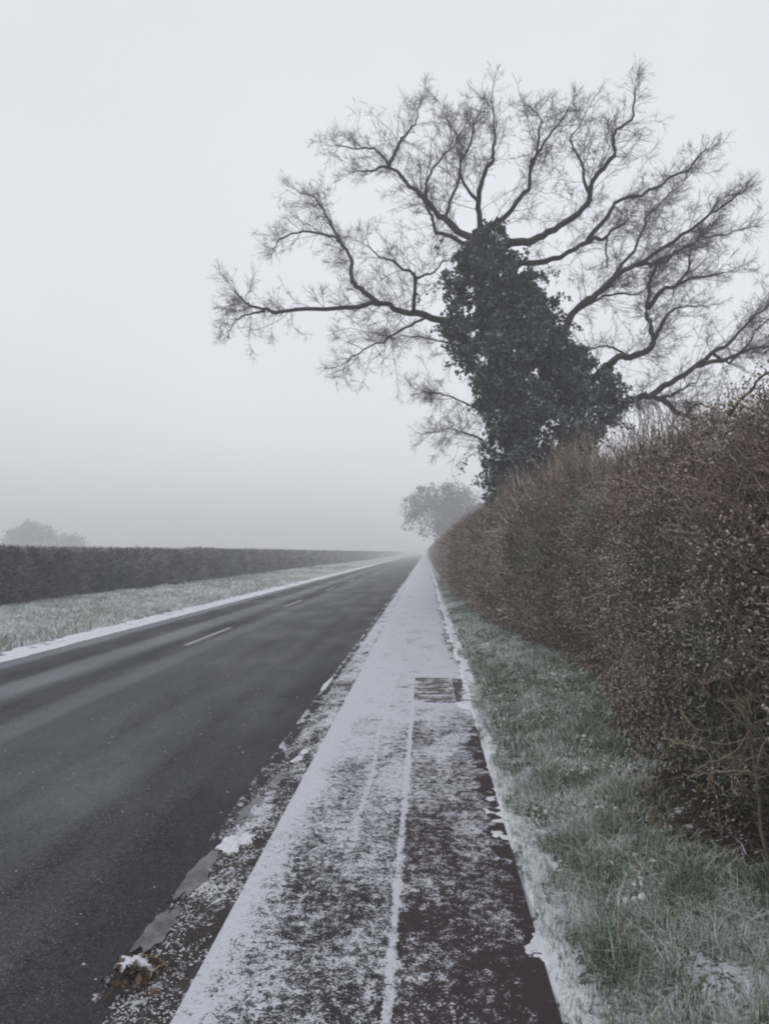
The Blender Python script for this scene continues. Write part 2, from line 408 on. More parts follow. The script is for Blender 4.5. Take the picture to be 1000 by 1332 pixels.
tag(link_mesh('ground', v, f, M_GROUND, smooth=True), kind='structure')

YS = np.unique(np.concatenate([[-120, -60, -20, -6], np.arange(-2, 12, .25), np.geomspace(12, 800, 70)]))
def slab(name, x0, x1, ztop, mat, nx=24, zf=None, parent=None, ys_=YS, thick=.12):
    xs = np.linspace(x0, x1, nx); v, f = grid(xs, ys_, zf or (lambda X, Y: np.full(X.shape, ztop)))
    a = Acc(); a.add(v, f)
    n = len(ys_)
    for side in (0, nx - 1):
        top = v.reshape(n, nx, 3)[:, side]; bot = top.copy(); bot[:, 2] = ztop - thick
        vv = np.concatenate([top, bot]); i = np.arange(n - 1)
        a.add(vv, np.stack([i, i + n, i + 1 + n, i + 1] if side == 0 else [i, i + 1, i + 1 + n, i + n], 1))
    return a.build(name, mat, parent)
road_z = lambda X, Y: -.055 + .05 * (1 - ((X + 3.83) / 2.7) ** 2)
road = tag(slab('road', -6.50, -1.14, -.055, M_ROAD, 30, road_z), kind='structure')
path = tag(slab('footpath', -.87, .46, 0.0, M_PATH, 16, lambda X, Y: .004 * fbm(X * 1.5, Y * .8, 0, 3)), kind='structure')

# worn centre line
M_LINE = m_plain('worn_white_paint', (.42, .42, .42), (.12, .12, .13), 18, .7, .2, .002)
for k in range(-2, 24):
    y0 = 12.6 + 9 * k
    ysd = np.linspace(y0, y0 + 3, 7); vv, ff = grid(np.array([-4.17, -4.12, -4.07]), ysd, lambda X, Y: road_z(X, Y) + .004)
    link_mesh('road_marking', vv, ff, M_LINE, road)

# gutter between road and path
YG = np.unique(np.concatenate([np.arange(1.2, 9, .025), np.arange(9, 25, .1), np.geomspace(25, 500, 60)]))
XG = np.linspace(-1.24, -.865, 18)
def gut(X, Y):
    t = (X + 1.24) / .375
    return -.047 + .028 * t ** 1.5 + .008 * fbm(X * 12, Y * 9, 0, 21) - .012 * np.exp(-((t - .18) / .15) ** 2)
v, f = grid(XG, YG, gut)
tag(link_mesh('gutter', v, f, M_GUT, smooth=True), kind='structure')

# resurfaced strip of the path with a lip of snow along the joint
ysx = np.arange(-2, 7.75, .15); ysx[-1] = 7.62
slab('resurfaced_strip', -.125, .455, .010, M_STRIP, 9, lambda X, Y: .010 + .003 * fbm(X * 3, Y * 1.5, 0, 3), path, ysx, .02)
def lump_strip(xc, hw, y0, y1, dy, nx, zb, h, seed, wob=.03, nsc=9.0, lift=.0, jag=.9):
    ys = np.arange(y0, y1, dy) if np.isscalar(dy) else dy
    t = np.linspace(-1.35, 1.35, nx); T, Y = np.meshgrid(t, ys)
    c = xc + wob * fbm(Y * 0 + 3.3, Y * 1.7, 0, seed); X = c + T * hw * np.clip(.95 + jag * fbm(Y * 2.3, np.sign(T) * 3.0, 0, seed + 2, 4), .15, 1.7)
    prof = 1 - np.abs(T) ** 2.2
    n = fbm(X * nsc, Y * nsc, 0, seed + 7, 4)
    Z = zb(X, Y) + h * (prof * .9 + n * .75 - .25) + lift
    v = np.stack([X, Y, Z], -1).reshape(-1, 3); i = (np.arange(len(ys) - 1)[:, None] * nx + np.arange(nx - 1)[None]).ravel()
    return v, np.stack([i, i + 1, i + 1 + nx, i + nx], 1)
yb = np.unique(np.concatenate([np.arange(1.5, 10, .025), np.arange(10, 24, .08), np.geomspace(24, 160, 120)]))
v, f = lump_strip(.515, .088, 0, 0, yb, 23, lambda X, Y: np.maximum(gz(X, Y), .004), .012, 41, .04, 22)
tag(link_mesh('snow_edge', v, f, M_SLUSH, smooth=True), kind='stuff', label='ragged ribbon of thin snow lying between footpath and grass', cat='snow')
yb = np.unique(np.concatenate([np.arange(7, 30, .07), np.geomspace(30, 250, 150)]))
v, f = lump_strip(-6.56, .22, 0, 0, yb, 13, lambda X, Y: np.where(X < -6.5, np.maximum(gz(X, Y), -.01), -.052 + np.clip((-6.28 - X) / .22, 0, 1) * .042), .010, 47, .05, 5, 0, .2)
tag(link_mesh('snow_edge', v, f, M_SNOW, smooth=True), kind='stuff', label='white line of snow along the far edge of the road', cat='snow')

# utility cover set in the path
uc = empty('utility_cover', (.19, 8.72, 0), 'dark rectangular utility cover set in the snowy footpath beside the grass', 'utility cover')
def m_cov(name, a_, b_, cov_):
    m, nt_, b = new_mat(name, .8, .2); g = NB(nt_); p = g.pos()
    cv = g.math('ADD', cov_, g.step(g.noise(g.scale(p, (1, 2.2, 1)), 4.5, 3), .35, .65, -.3, .3, False))
    c, k = snow_on(g, cv, g.mix(g.noise(p, 12, 4, .65), a_, b_), p, 50)
    nt_.links.new(c, b.inputs['Base Color']); g.bump(g.noise(p, 24, 3), .7, .01, b); return m
M_COVER = m_cov('cover_concrete', (.050, .048, .038), (.13, .115, .105), .42)
M_COVER2 = m_cov('cover_concrete_brown', (.045, .034, .032), (.085, .068, .064), .18)
M_FRAME = m_cov('cover_frame', (.03, .028, .027), (.08, .075, .072), .5)
def box(a, x0, x1, y0, y1, z0, z1, bev=.004):
    vv = [(x0, y0, z0), (x1, y0, z0), (x1, y1, z0), (x0, y1, z0), (x0, y0, z1 - bev), (x1, y0, z1 - bev), (x1, y1, z1 - bev), (x0, y1, z1 - bev),
          (x0 + bev, y0 + bev, z1), (x1 - bev, y0 + bev, z1), (x1 - bev, y1 - bev, z1), (x0 + bev, y1 - bev, z1)]
    ff = [(0, 3, 2, 1), (0, 1, 5, 4), (1, 2, 6, 5), (2, 3, 7, 6), (3, 0, 4, 7), (4, 5, 9, 8), (5, 6, 10, 9), (6, 7, 11, 10), (7, 4, 8, 11), (8, 9, 10, 11)]
    a.add(np.array(vv), np.array(ff))
a = Acc()
for q in ((-.13, .51, 7.98, 8.02), (-.13, .51, 9.42, 9.46), (-.13, -.09, 8.02, 9.42), (.47, .51, 8.02, 9.42)): box(a, *q, -.05, .014)
a.build('frame', M_FRAME, uc)
for x0, x1, mm in ((-.085, .315, M_COVER), (.323, .465, M_COVER2)):
    a = Acc(); box(a, x0, x1, 8.025, 9.415, -.05, .008, .006); a.build('cover_plate', mm, uc)

# puddles, slush, leaf clump in the gutter
def disc_obj(name, cx, cy, rx, ry, z, mat, seed, h=0.0, n=40, rings=7, rot=0.0, sharp=.34, parent=None):
    an = np.arange(n) / n * 2 * np.pi; V = [(cx, cy, z + h)]; F = []
    for r in range(1, rings + 1):
        t = r / rings
        rr = t * (1 + sharp * noise3(np.cos(an) * 2.2, np.sin(an) * 2.2, seed, seed) + sharp * .7 * noise3(np.cos(an) * 6, np.sin(an) * 6, seed, seed))
        x = rr * np.cos(an) * rx; y = rr * np.sin(an) * ry
        X = cx + x * math.cos(rot) - y * math.sin(rot); Y = cy + x * math.sin(rot) + y * math.cos(rot)
        Z = z + h * (1 - t ** 2.5) * (1 + .8 * fbm(X * 22, Y * 22, 0, seed)) - (.012 if h and r == rings else 0)
        V += list(zip(X, Y, Z + 0 * X))
    b = lambda r, k: 1 + (r - 1) * n + k % n
    for k in range(n): F.append((0, b(1, k), b(1, k + 1), b(1, k + 1)))
    for r in range(1, rings):
        for k in range(n): F.append((b(r, k), b(r + 1, k), b(r + 1, k + 1), b(r, k + 1)))
    a = Acc(); a.add(np.array(V), np.array(F)); return a.build(name, mat, parent, smooth=True)
m, nt_, b = new_mat('puddle_water', .3, .45); g = NB(nt_); nt_.links.new(g.mix(g.step(g.noise(g.pos(), 14, 4, .65), .35, .65), (.025, .025, .028), (.11, .11, .12)), b.inputs['Base Color']); M_PUD = m
for cx, cy, rx, ry, lab in ((-1.09, 4.95, .045, .60, 'long narrow icy puddle by the kerb, farthest of three'),
                            (-1.15, 3.86, .05, .27, 'small icy puddle just in front of the white slush lump'),
                            (-1.17, 3.28, .06, .19, 'nearest of three icy puddles, beside the grit at the path edge')):
    tag(disc_obj('puddle', cx, cy, rx, ry, -.0405, M_PUD, int(cy * 10), rot=-.06), lab, 'puddle', 'icy puddles along the kerb')
for cx, cy, rx, ry, h, lab in ((-1.07, 4.22, .07, .13, .008, 'lump of grey-white slush lying between two puddles'),
                               (-.99, 5.95, .05, .2, .006, 'slush lump at the far end of the long puddle'),
                               (-1.22, 9.2, .03, .4, .005, 'thin bar of slush on the road edge level with the utility cover')):
    tag(disc_obj('slush_lump', cx, cy, rx, ry, -.035, M_SLUSH, int(cy * 7), h, 48, 10, sharp=.5), lab, 'slush', 'slush lumps along the kerb')
lc = empty('leaf_clump', (-1.11, 2.86, -.03), 'snow-dusted clump of brown dead leaves by the near path edge', 'dead leaves')
c = np.array([-1.11, 2.86, -.02]) + rng.normal(0, 1, (150, 3)) * [.055, .06, .010] + [0, 0, .014]
a = Acc(); a.add(*leaves(c, rng.uniform(.015, .045, 150))); tag(a.build('leaves', M_LEAFD, lc), kind='stuff')
disc_obj('snow_cap', -1.13, 2.93, .06, .05, -.004, M_SLUSH, 9, .014, 36, 8, sharp=.6, parent=lc)
st = grow(np.array([[-1.14, 2.97, .0], [-1.05, 2.85, -.02]]), np.array([[.8, .0, .3], [.1, .9, .2]]), np.array([.17, .14]), 6, .1, (0, -.1, -.14))
a = Acc(); a.add(*tubes(st, np.full((2, 6), .0035), 5)); a.build('stalk', M_STRAW, lc)

# grit, snow crumbs and leaf scraps: uncountable litter along the kerb
def crumbs(c, s, var=None):
    N = len(c); o = np.array([[1, 0, 0], [0, 1, 0], [-1, 0, 0], [0, -1, 0], [0, 0, .8], [0, 0, -.6]], float)
    o = o[None] * rng.uniform(.55, 1.25, (N, 6, 1)); an = rng.random(N) * 6.28; ca, sa = np.cos(an)[:, None], np.sin(an)[:, None]
    x = o[..., 0] * ca - o[..., 1] * sa; y = o[..., 0] * sa + o[..., 1] * ca
    v = np.stack([x, y * .8, o[..., 2] * .6], -1) * s[:, None, None] + c[:, None, :]
    t = np.array([[0, 1, 4], [1, 2, 4], [2, 3, 4], [3, 0, 4], [1, 0, 5], [2, 1, 5], [3, 2, 5], [0, 3, 5]])
    f = (np.arange(N)[:, None, None] * 6 + t[None]).reshape(-1, 3)
    return v.reshape(-1, 3), f, np.repeat(rng.random(N) if var is None else var, 6)
def scatter(n, x0, x1, y0, y1, p=1.6):
    y = y0 * (y1 / y0) ** (rng.random(n) ** p * 1.0); return rng.uniform(x0, x1, n), y
x, y = scatter(8200, -1.20, -.875, 1.9, 16, 1.1)
k = fbm(x * 9, y * 3, 0, 88) > -.1; x, y = x[k], y[k]
a = Acc(); a.add(*crumbs(np.stack([x, y, gut(x, y) + .002], 1), rng.uniform(.002, .0075, len(x)) * np.minimum(1.6, .7 + y * .07)))
tag(a.build('snow_crumbs', M_SLUSH), kind='stuff', label='white crumbs of frozen slush scattered along the kerb', cat='snow')
n = 260; xr = rng.uniform(-4.6, -1.2, n); yr = 2.2 + 9 * rng.random(n)
a = Acc(); a.add(*crumbs(np.stack([xr, yr, road_z(xr, yr) + .002], 1), rng.uniform(.003, .008, n)))
tag(a.build('snow_crumbs', M_SLUSH), kind='stuff', label='few white flecks of snow lying loose on the dark road', cat='snow')
x, y = scatter(4200, -1.24, -.88, 1.9, 14, 1.1)
a = Acc(); a.add(*crumbs(np.stack([x, y, gut(x, y) + .001], 1), rng.uniform(.002, .008, len(x)))); a.add(*leaves(np.stack([x[:500], y[:500], gut(x[:500], y[:500]) + .008], 1), rng.uniform(.008, .022, 500)))
tag(a.build('grit', M_LEAFD), kind='stuff', label='dark grit and leaf scraps scattered along the kerb', cat='grit')

# ------------------------------------------------------------------ grass
def hedge_x(y): return np.interp(y, [0, 3, 4, 6, 8, 10, 12, 15, 20, 25, 40, 400], [1.62, 1.60, 1.60, 1.80, 1.98, 1.85, 1.60, 1.36, 1.22, 1.08, 1.05, 1.05])
glim = lambda y: np.minimum(hedge_x(y) - .04, np.interp(y, [0, 3.2, 3.5, 4.1, 5, 6.5, 8, 9.5, 400], [2.2, 2.1, 1.36, 1.16, 1.36, 1.58, 1.82, 1.84, 1.84]))
def turf(n, x0, x1f, y0, y1, h, w, lean, seed, snowy):
    y = y0 + (y1 - y0) * rng.random(n); x = x0 + (x1f(y) - x0) * rng.random(n)
    dens = fbm(x * 3.0, y * 2.2, 0, seed)
    if seed == 1: keep_ = x < glim(y) + .10 * rng.normal(0, 1, len(x)) * (y < 10) + .08 * fbm(y * 3, x * 3, 0, 90); x, y, dens = x[keep_], y[keep_], dens[keep_]
    k = (dens > -.75) & (rng.random(len(x)) < .95); x, y, dens = x[k], y[k], dens[k]
    hh = rng.uniform(h[0], h[1], len(x)) * (1 + .35 * fbm(x * 1.7, y * 1.3, 0, seed + 3))
    var = np.clip(rng.beta(1.5, 1.7, len(x)) + snowy(x, y) * .34, 0, 1)
    return blades(np.stack([x, y, gz(x, y)], 1), hh, rng.uniform(w[0], w[1], len(x)), lean, var)
a = Acc()
sn = lambda x, y: .05 + .75 * fbm(x * 1.3, y * .9, 0, 77) + np.interp(y, [2, 4, 7, 11, 20], [-.45, -.1, .65, .6, .25]) + .25 * np.exp(-((x - .62) / .12) ** 2)
a.add(*turf(4200, .47, lambda y: .62 + 0 * y, 1.6, 8, (.02, .07), (.001, .002), 1.0, 3, lambda x, y: .3 + 0 * x))
a.add(*turf(56000, .61, lambda y: hedge_x(y) - .05, 1.6, 5.5, (.02, .075), (.0011, .0024), 1.1, 1, sn))
a.add(*turf(42000, .60, lambda y: hedge_x(y) + .05, 5.5, 13, (.02, .075), (.002, .004), 1.0, 1, sn))
a.add(*turf(26000, .60, lambda y: hedge_x(y) + .05, 13, 45, (.04, .09), (.005, .009), .7, 1, sn))
n = 15000; y = rng.uniform(2.4, 14, n); x = .6 + (glim(y) + .05 - .6) * rng.random(n); kk = (fbm(x * 1.6, y * 1.1, 0, 93) + np.interp(y, [2.4, 5, 7, 14], [-.35, -.1, .35, .3])) > 0; x, y = x[kk], y[kk]
a.add(*leaves(np.stack([x, y, gz(x, y) + rng.uniform(.015, .055, len(x))], 1) , rng.uniform(.016, .042, len(x)), np.where(rng.random(len(x)) < .5, rng.uniform(0, .25, len(x)), rng.uniform(.55, 1, len(x)))))
tag(a.build('verge_grass', M_GRASS), kind='stuff', label='frosted green grass between the footpath and the brown hedge', cat='grass')
# longer tufts
a = Acc(); N = 420; cy = rng.uniform(1.7, 11, N); cx = .66 + (glim(cy) - .70) * rng.random(N)
for i in range(N):
    n = 26; bx = cx[i] + rng.normal(0, .022, n); by = cy[i] + rng.normal(0, .022, n)
    a.add(*blades(np.stack([bx, by, gz(bx, by)], 1), rng.uniform(.06, .15, n), rng.uniform(.0012, .0026, n), 1.2, np.clip(rng.beta(1.4, 2, n) + .25 * rng.normal() * .5, 0, 1)))
tag(a.build('long_grass', M_GRASS), kind='stuff', label='longer frosted tufts rising from the verge by the footpath', cat='grass')
a = Acc(); snl = lambda x, y: 1.15 + fbm(x * .5, y * .3, 0, 79)
a.add(*turf(52000, -6.75, lambda y: -10.9 + 0 * y, 9, 26, (.05, .14), (.004, .008), .8, 2, snl))
a.add(*turf(30000, -6.75, lambda y: -10.9 + 0 * y, 26, 80, (.06, .15), (.010, .018), .8, 2, snl))
tag(a.build('verge_grass', M_GRASS), kind='stuff', label='pale frosted grass verge below the long dark hedge', cat='grass')
a = Acc(); n = 15000; y = rng.uniform(9, 45, n); x = rng.uniform(-10.9, -6.8, n); kk = fbm(x, y * .4, 0, 31) > -.1; x, y = x[kk], y[kk]
a.add(*blades(np.stack([x, y, gz(x, y)], 1), rng.uniform(.06, .16, len(x)), rng.uniform(.005, .009, len(x)), .9))
n = 3500; y = rng.uniform(2, 10, n); x = .6 + (glim(y) + .1 - .6) * rng.random(n) ** .6
a.add(*blades(np.stack([x, y, gz(x, y)], 1), rng.uniform(.05, .13, n), rng.uniform(.0012, .0028, n), 1.1))
tag(a.build('dead_grass', M_STRAW), kind='stuff', label='straw-coloured dead blades mixed through the frosted verges', cat='grass')
# leaf litter beneath the hedge
x = rng.uniform(.7, 2.1, 12000); y = rng.uniform(2.2, 12, 12000); k = (x > glim(y) - .12 * rng.random(12000)) | (rng.random(12000) < .10); x, y = x[k], y[k]
a = Acc(); a.add(*leaves(np.stack([x, y, gz(x, y) + rng.uniform(.0, .045, len(x))], 1), rng.uniform(.015, .04, len(x))))
tag(a.build('leaf_litter', M_LEAFD), kind='stuff', label='brown fallen leaves lying under the foot of the hedge', cat='dead leaves')

# ------------------------------------------------------------------ hedges
def hedge_core(name, xf, xb, top, ys, mat, parent, seed, bot=.05, ruf=.16):
    """closed lumpy inner mass; xf = face towards the road"""
    prof = [(0, 0.0), (0, .3), (0.0, .6), (.06, .85), (.3, 1.0), (.7, 1.0), (1.0, .85), (1.0, .4), (1.0, 0)]
    prof = smooth_path([(p_[0], p_[1], 0) for p_ in prof], 26)
    T, Y = np.meshgrid(np.arange(26), ys); fx = prof[T, 0]; fz = prof[T, 1]
    X = xf(Y) + (xb(Y) - xf(Y)) * fx; Z = bot + (top(Y) - bot) * fz
    n1 = fbm(X * 1.6, Y * 1.6, Z * 1.6, seed, 4) * ruf
    X = X + n1; Z = Z + n1 * .7
    v = np.stack([X, Y, Z], -1).reshape(-1, 3); i = (np.arange(len(ys) - 1)[:, None] * 26 + np.arange(25)[None]).ravel()
    return link_mesh(name, v, np.stack([i, i + 1, i + 27, i + 26], 1), mat, parent, smooth=True)
h1 = empty('hedgerow', (2.6, 0, 0), 'tall brown hedge close on the right of the footpath', 'hedge')
top1 = lambda y: np.interp(y, [0, 3, 5, 8, 12, 20, 30, 400], [2.52, 2.50, 2.48, 2.50, 2.70, 2.62, 2.60, 2.60])
ysh = np.unique(np.concatenate([np.arange(.3, 14, .14), np.geomspace(14, 330, 150)]))
hf = lambda y: hedge_x(y)
face = lambda y, z: hf(y) - .10 * np.sin(np.clip(z / 2.4, 0, 1) * 3.0) + np.where(z > 1.9, (z - 1.9) ** 2 * .75, 0) + .10 * fbm(y * .9, z * .9, 0, 14) + np.where(z < .5, (.5 - z) * .35, 0)
def core1(xs_, z): return xs_
# core follows the face, set back
prof_z = np.array([.02, .3, .6, 1.0, 1.4, 1.8, 2.1, 2.35])
K = len(prof_z) + 6
V = []
for y_ in ysh:
    col = [(face(y_, z_) + .30 + .10 * float(fbm(y_ * 2, z_ * 2, 0, 3)), y_, z_) for z_ in prof_z]
    t_ = float(top1(y_)); lo_ = .32 * min(1, max(0, (10 - y_) / 4)); b0 = col[-1][0]
    col += [(b0 + .12, y_, t_ - .16 - lo_), (b0 + .4, y_, t_ - .10 - lo_), (b0 + .8, y_, t_ - .12 - lo_), (b0 + 1.2, y_, t_ - .3), (b0 + 1.35, y_, 1.2), (b0 + 1.3, y_, 0)]
    V += col
V = np.array(V); V += (.09 * fbm(V[:, 0] * 2.3, V[:, 1] * 2.3, V[:, 2] * 2.3, 6))[:, None] * np.array([1, 0, .8])
i = (np.arange(len(ysh) - 1)[:, None] * K + np.arange(K - 1)[None]).ravel()
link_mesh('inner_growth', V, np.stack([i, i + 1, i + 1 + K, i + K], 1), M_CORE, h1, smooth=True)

def surf_pts(n, y0, y1, pow_=1.0):
    """points on the face and rounded top of the near hedge, with outward normals"""
    y = y0 + (y1 - y0) * rng.random(n) ** pow_
    s = rng.random(n) * 3.9; tp = top1(y)
    onf = s < 2.5
    z = np.where(onf, .06 + s / 2.5 * (tp - .15), tp - .02)
    x = np.where(onf, face(y, np.where(onf, z, 1)), face(y, tp - .15) + (s - 2.5))
    z = np.where(onf, z, tp - .02 - .10 * np.abs(x - face(y, tp) - .5) ** 2)
    nz = np.where(onf, np.clip((z - 1.4) * .6, -.1, .8), 1.0); nx = np.where(onf, -1.0, -.1)
    return np.stack([x, y, z], 1), norm(np.stack([nx, 0 * y, nz], 1))
tw = Acc(); lv = Acc()
for (n, y0, y1, L, r, K_, ls) in ((24000, 1.2, 5.5, (.10, .34), .0022, 5, (.012, .026)), (17000, 5.5, 12, (.12, .38), .0034, 4, (.018, .036)),
                                   (12000, 12, 26, (.2, .55), .006, 3, (.04, .07)), (9000, 26, 80, (.25, .6), .012, 3, (.08, .16)), (4500, 80, 300, (.3, .7), .03, 3, (.2, .4))):
    c, nn = surf_pts(n, y0, y1, 1.15)
    kk = (c[:, 1] > 9) | (c[:, 2] < top1(c[:, 1]) - .25) | (rng.random(n) < .35); c, nn = c[kk], nn[kk]; n = len(c)
    inset = rng.uniform(.05, .34, n)[:, None]
    d = nn * rng.uniform(.2, 1.0, n)[:, None] + rng.normal(0, .75, (n, 3)) + np.array([0, 0, .45])
    p_ = grow(c - nn * inset, d, rng.uniform(L[0], L[1], n), K_, .28, (0, 0, .10))
    rr = rng.uniform(.5, 1.35, n)[:, None] * r * np.linspace(1.2, .5, K_)[None]
    tw.add(*tubes(p_, rr, 3))
    if y0 < 12:
        q = spawn(p_, 2, (L[0] * .3, L[1] * .45), .8, 3, .3, (0, 0, .05)); tw.add(*tubes(q, np.full((len(q), 3), r * .5), 3))
    nl = int(n * (3.2 if y0 < 12 else 1.8)); c, nn = surf_pts(nl, y0, y1, 1.15)
    keep = ((c[:, 1] > 9) | (c[:, 2] < top1(c[:, 1]) - .2) | (rng.random(nl) < .4)) & (fbm(c[:, 0] * 3.2, c[:, 1] * 2.8, c[:, 2] * 3.2, 50) + .6 * fbm(c[:, 0], c[:, 1] * .7, c[:, 2], 51) > -.05); c, nn = c[keep], nn[keep]
    c = c - nn * rng.uniform(-.24, .14, len(c))[:, None] + rng.normal(0, .02, c.shape)
    lv.add(*leaves(c, rng.uniform(ls[0], ls[1], len(c))))
# upright shoots along the ragged top
n = 5200; y = rng.uniform(1.6, 18, n); clump = fbm(y * 1.6, 0, 0, 66); k = rng.random(n) < np.clip(.5 + clump, .12, 1); y = y[k]; n = len(y)
x = face(y, top1(y)) + rng.uniform(-.15, .8, n)
p_ = grow(np.stack([x, y, top1(y) - .15], 1), np.array([0, 0, 1.0]) + rng.normal(0, .22, (n, 3)), rng.uniform(.10, .50, n) * (1 + .9 * fbm(y * 1.6, 0, 0, 66)), 5, .12)
tw.add(*tubes(p_, np.linspace(1, .35, 5)[None] * rng.uniform(.002, .0045, n)[:, None] * (1 + y * .04)[:, None], 3))
q = spawn(p_, 3, (.06, .2), .6, 3, .2, (0, 0, .1)); tw.add(*tubes(q, np.full((len(q), 3), .0022), 3))
lv.add(*leaves(q[:, -1], rng.uniform(.015, .035, len(q))))
tag(tw.build('twigs', M_HT, h1), kind='stuff'); tag(lv.build('leaves', M_HL, h1), kind='stuff')

h2 = empty('hedgerow', (-11.6, 0, 0), 'long low clipped dark hedge beyond the road and grass verge', 'hedge')
top2 = lambda y: 1.74 + .05 * fbm(y * .35, 0, 0, 4)
face2 = lambda y, z: -11.0 - .10 * np.sin(np.clip(z / 1.6, 0, 1) * 3) + .12 * fbm(y * .5, z, 0, 15) - np.where(z > 1.4, (z - 1.4) ** 2 * 1.2, 0)
ysl = np.unique(np.concatenate([np.arange(6, 30, .25), np.geomspace(30, 420, 110)]))
V = []
for y_ in ysl:
    t_ = float(top2(y_))
    V += [(float(face2(y_, z_)) - .28, y_, z_) for z_ in (0, .35, .7, 1.05, 1.35)] + [(-11.45, y_, t_ - .13), (-11.8, y_, t_ - .1), (-12.3, y_, t_ - .12), (-12.6, y_, 1.0), (-12.6, y_, 0)]
V = np.array(V); V += (.08 * fbm(V[:, 0] * 1.6, V[:, 1] * 1.6, V[:, 2] * 1.6, 6))[:, None] * np.array([1, 0, .4])
i = (np.arange(len(ysl) - 1)[:, None] * 10 + np.arange(9)[None]).ravel()
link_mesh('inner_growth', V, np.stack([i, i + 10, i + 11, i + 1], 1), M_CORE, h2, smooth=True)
tw = Acc()
for n, y0, y1, r, L in ((20000, 9, 26, .0065, (.2, .5)), (13000, 26, 60, .011, (.25, .6)), (7000, 60, 200, .026, (.3, .7)), (1500, 200, 400, .06, (.4, .8))):
    y = rng.uniform(y0, y1, n); s = rng.random(n) * 2.6; onf = s < 1.75; tp = top2(y)
    z = np.where(onf, s / 1.75 * (tp - .05), tp - .04); x = np.where(onf, face2(y, z), -11.2 - (s - 1.75) * 1.4)
    nn = np.stack([np.where(onf, 1., .1), 0 * y, np.where(onf, .1, .3)], 1)
    p_ = grow(np.stack([x, y, z], 1) - nn * .2, nn * .6 + rng.normal(0, .5, (n, 3)) + np.array([0, 0, .45]) * np.where(onf, 1, .25)[:, None], rng.uniform(L[0], L[1], n) * np.where(z > tp - .35, .45, 1), 3, .25)
    p_[..., 2] = np.minimum(p_[..., 2], (tp + .04 + rng.random(n) ** 3 * .10)[:, None])
    tw.add(*tubes(p_, rng.uniform(.5, 1.4, n)[:, None] * r * np.array([[1.1, .9, .5]]), 3))
tag(tw.build('twigs', M_LT, h2), kind='stuff')

# pale hawthorn stems showing in front of the near hedge
hw = empty('hawthorn_shrub', (1.75, 3.7, .15), 'pale crooked leafless stems tangled in front of the near hedge', 'shrub')
stems = [([(1010, 1150), (992, 1090), (985, 1020), (975, 960), (962, 905), (957, 870), (950, 830), (940, 795), (922, 775), (903, 765)], 3.62, .011),
         ([(944, 800), (925, 785), (905, 790), (884, 806)], 3.62, .006),
         ([(957, 875), (975, 858), (1005, 845)], 3.60, .007), ([(957, 840), (985, 838), (1020, 836)], 3.58, .006),
         ([(965, 915), (985, 890), (1010, 885)], 3.55, .007), ([(1003, 700), (997, 740), (990, 785), (965, 782)], 3.9, .011),
         ([(932, 760), (938, 740), (960, 728), (1000, 710)], 3.9, .008), ([(885, 925), (900, 945), (918, 968), (925, 1000), (940, 1090)], 3.75, .009),
         ([(958, 920), (975, 940), (1000, 968), (1030, 990)], 3.5, .010), ([(905, 1000), (925, 990), (960, 985), (1010, 988)], 3.5, .006),
         ([(898, 1010), (930, 1005), (970, 1004), (1020, 1000)], 3.5, .005), ([(880, 850), (888, 880), (905, 890), (930, 885)], 3.7, .005),
         ([(960, 905), (945, 890), (935, 870), (955, 866)], 3.6, .005), ([(1000, 905), (980, 925), (955, 930)], 3.5, .006)]
allp = []
for pts, d, r in stems:
    w_ = smooth_path([P(u, v_, d - .05 * math.sin(i_ * 1.3)) for i_, (u, v_) in enumerate(pts)], 16); allp.append(w_)
    w_ = w_ + rng.normal(0, .0035, w_.shape)
    a = Acc(); a.add(*tubes(w_[None], np.linspace(r, r * .4, 16)[None], 6)); a.build('stem', M_PALE, hw, smooth=True)
q = spawn(np.stack(allp), 9, (.08, .30), .7, 4, .3, (0, 0, .02))
a = Acc(); a.add(*tubes(q, np.full((len(q), 4), .0022), 3)); q2 = spawn(q, 4, (.03, .09), .8, 3, .3, (0, 0, 0)); a.add(*tubes(q2, np.full((len(q2), 3), .0012), 3))
tag(a.build('twigs', M_STRAW, hw), kind='stuff')

# taller dark shrub breaking the hedge top near the right edge
hs_ = empty('tall_shrub', (2.9, 5.2, .2), 'tall dark tangled shrub with arching bare branch above the near hedge', 'shrub')
st = []
for i_ in range(16):
    b0 = np.array([2.36 + rng.uniform(-.08, .35), 4.9 + rng.uniform(-.3, .5), .2])
    w_ = grow(b0[None], np.array([[rng.normal(0, .04), rng.normal(0, .06), 1]]), np.array([rng.uniform(1.9, 2.5)]), 10, .05)[0]
    a = Acc(); a.add(*tubes(w_[None], np.linspace(.016, .005, 10)[None], 5)); a.build('stem', M_BARK, hs_, smooth=True); st.append(w_)
st = np.stack(st)
q = spawn(st, 14, (.2, .5), .6, 5, .2, (0, 0, .12), .45); q2 = spawn(q, 5, (.06, .2), .7, 3, .25, (0, 0, .05))
a = Acc(); a.add(*tubes(q, np.linspace(.005, .002, 5)[None] * np.ones((len(q), 1)), 3)); a.add(*tubes(q2, np.full((len(q2), 3), .0018), 3))
arch = smooth_path([P(948, 540, 4.9), P(962, 520, 4.9), P(978, 507, 4.9), P(984, 495, 4.9), P(1000, 484, 4.95), P(1040, 470, 5.0)], 12)
a2 = Acc(); a2.add(*tubes(arch[None], np.linspace(.012, .007, 12)[None], 5)); a2.build('arching_branch', M_BARK, hs_, smooth=True)
tag(a.build('twigs', M_HT, hs_), kind='stuff')
a = Acc(); c = q2[:, -1]; a.add(*leaves(c, rng.uniform(.02, .045, len(c)))); tag(a.build('leaves', M_HL, hs_), kind='stuff')

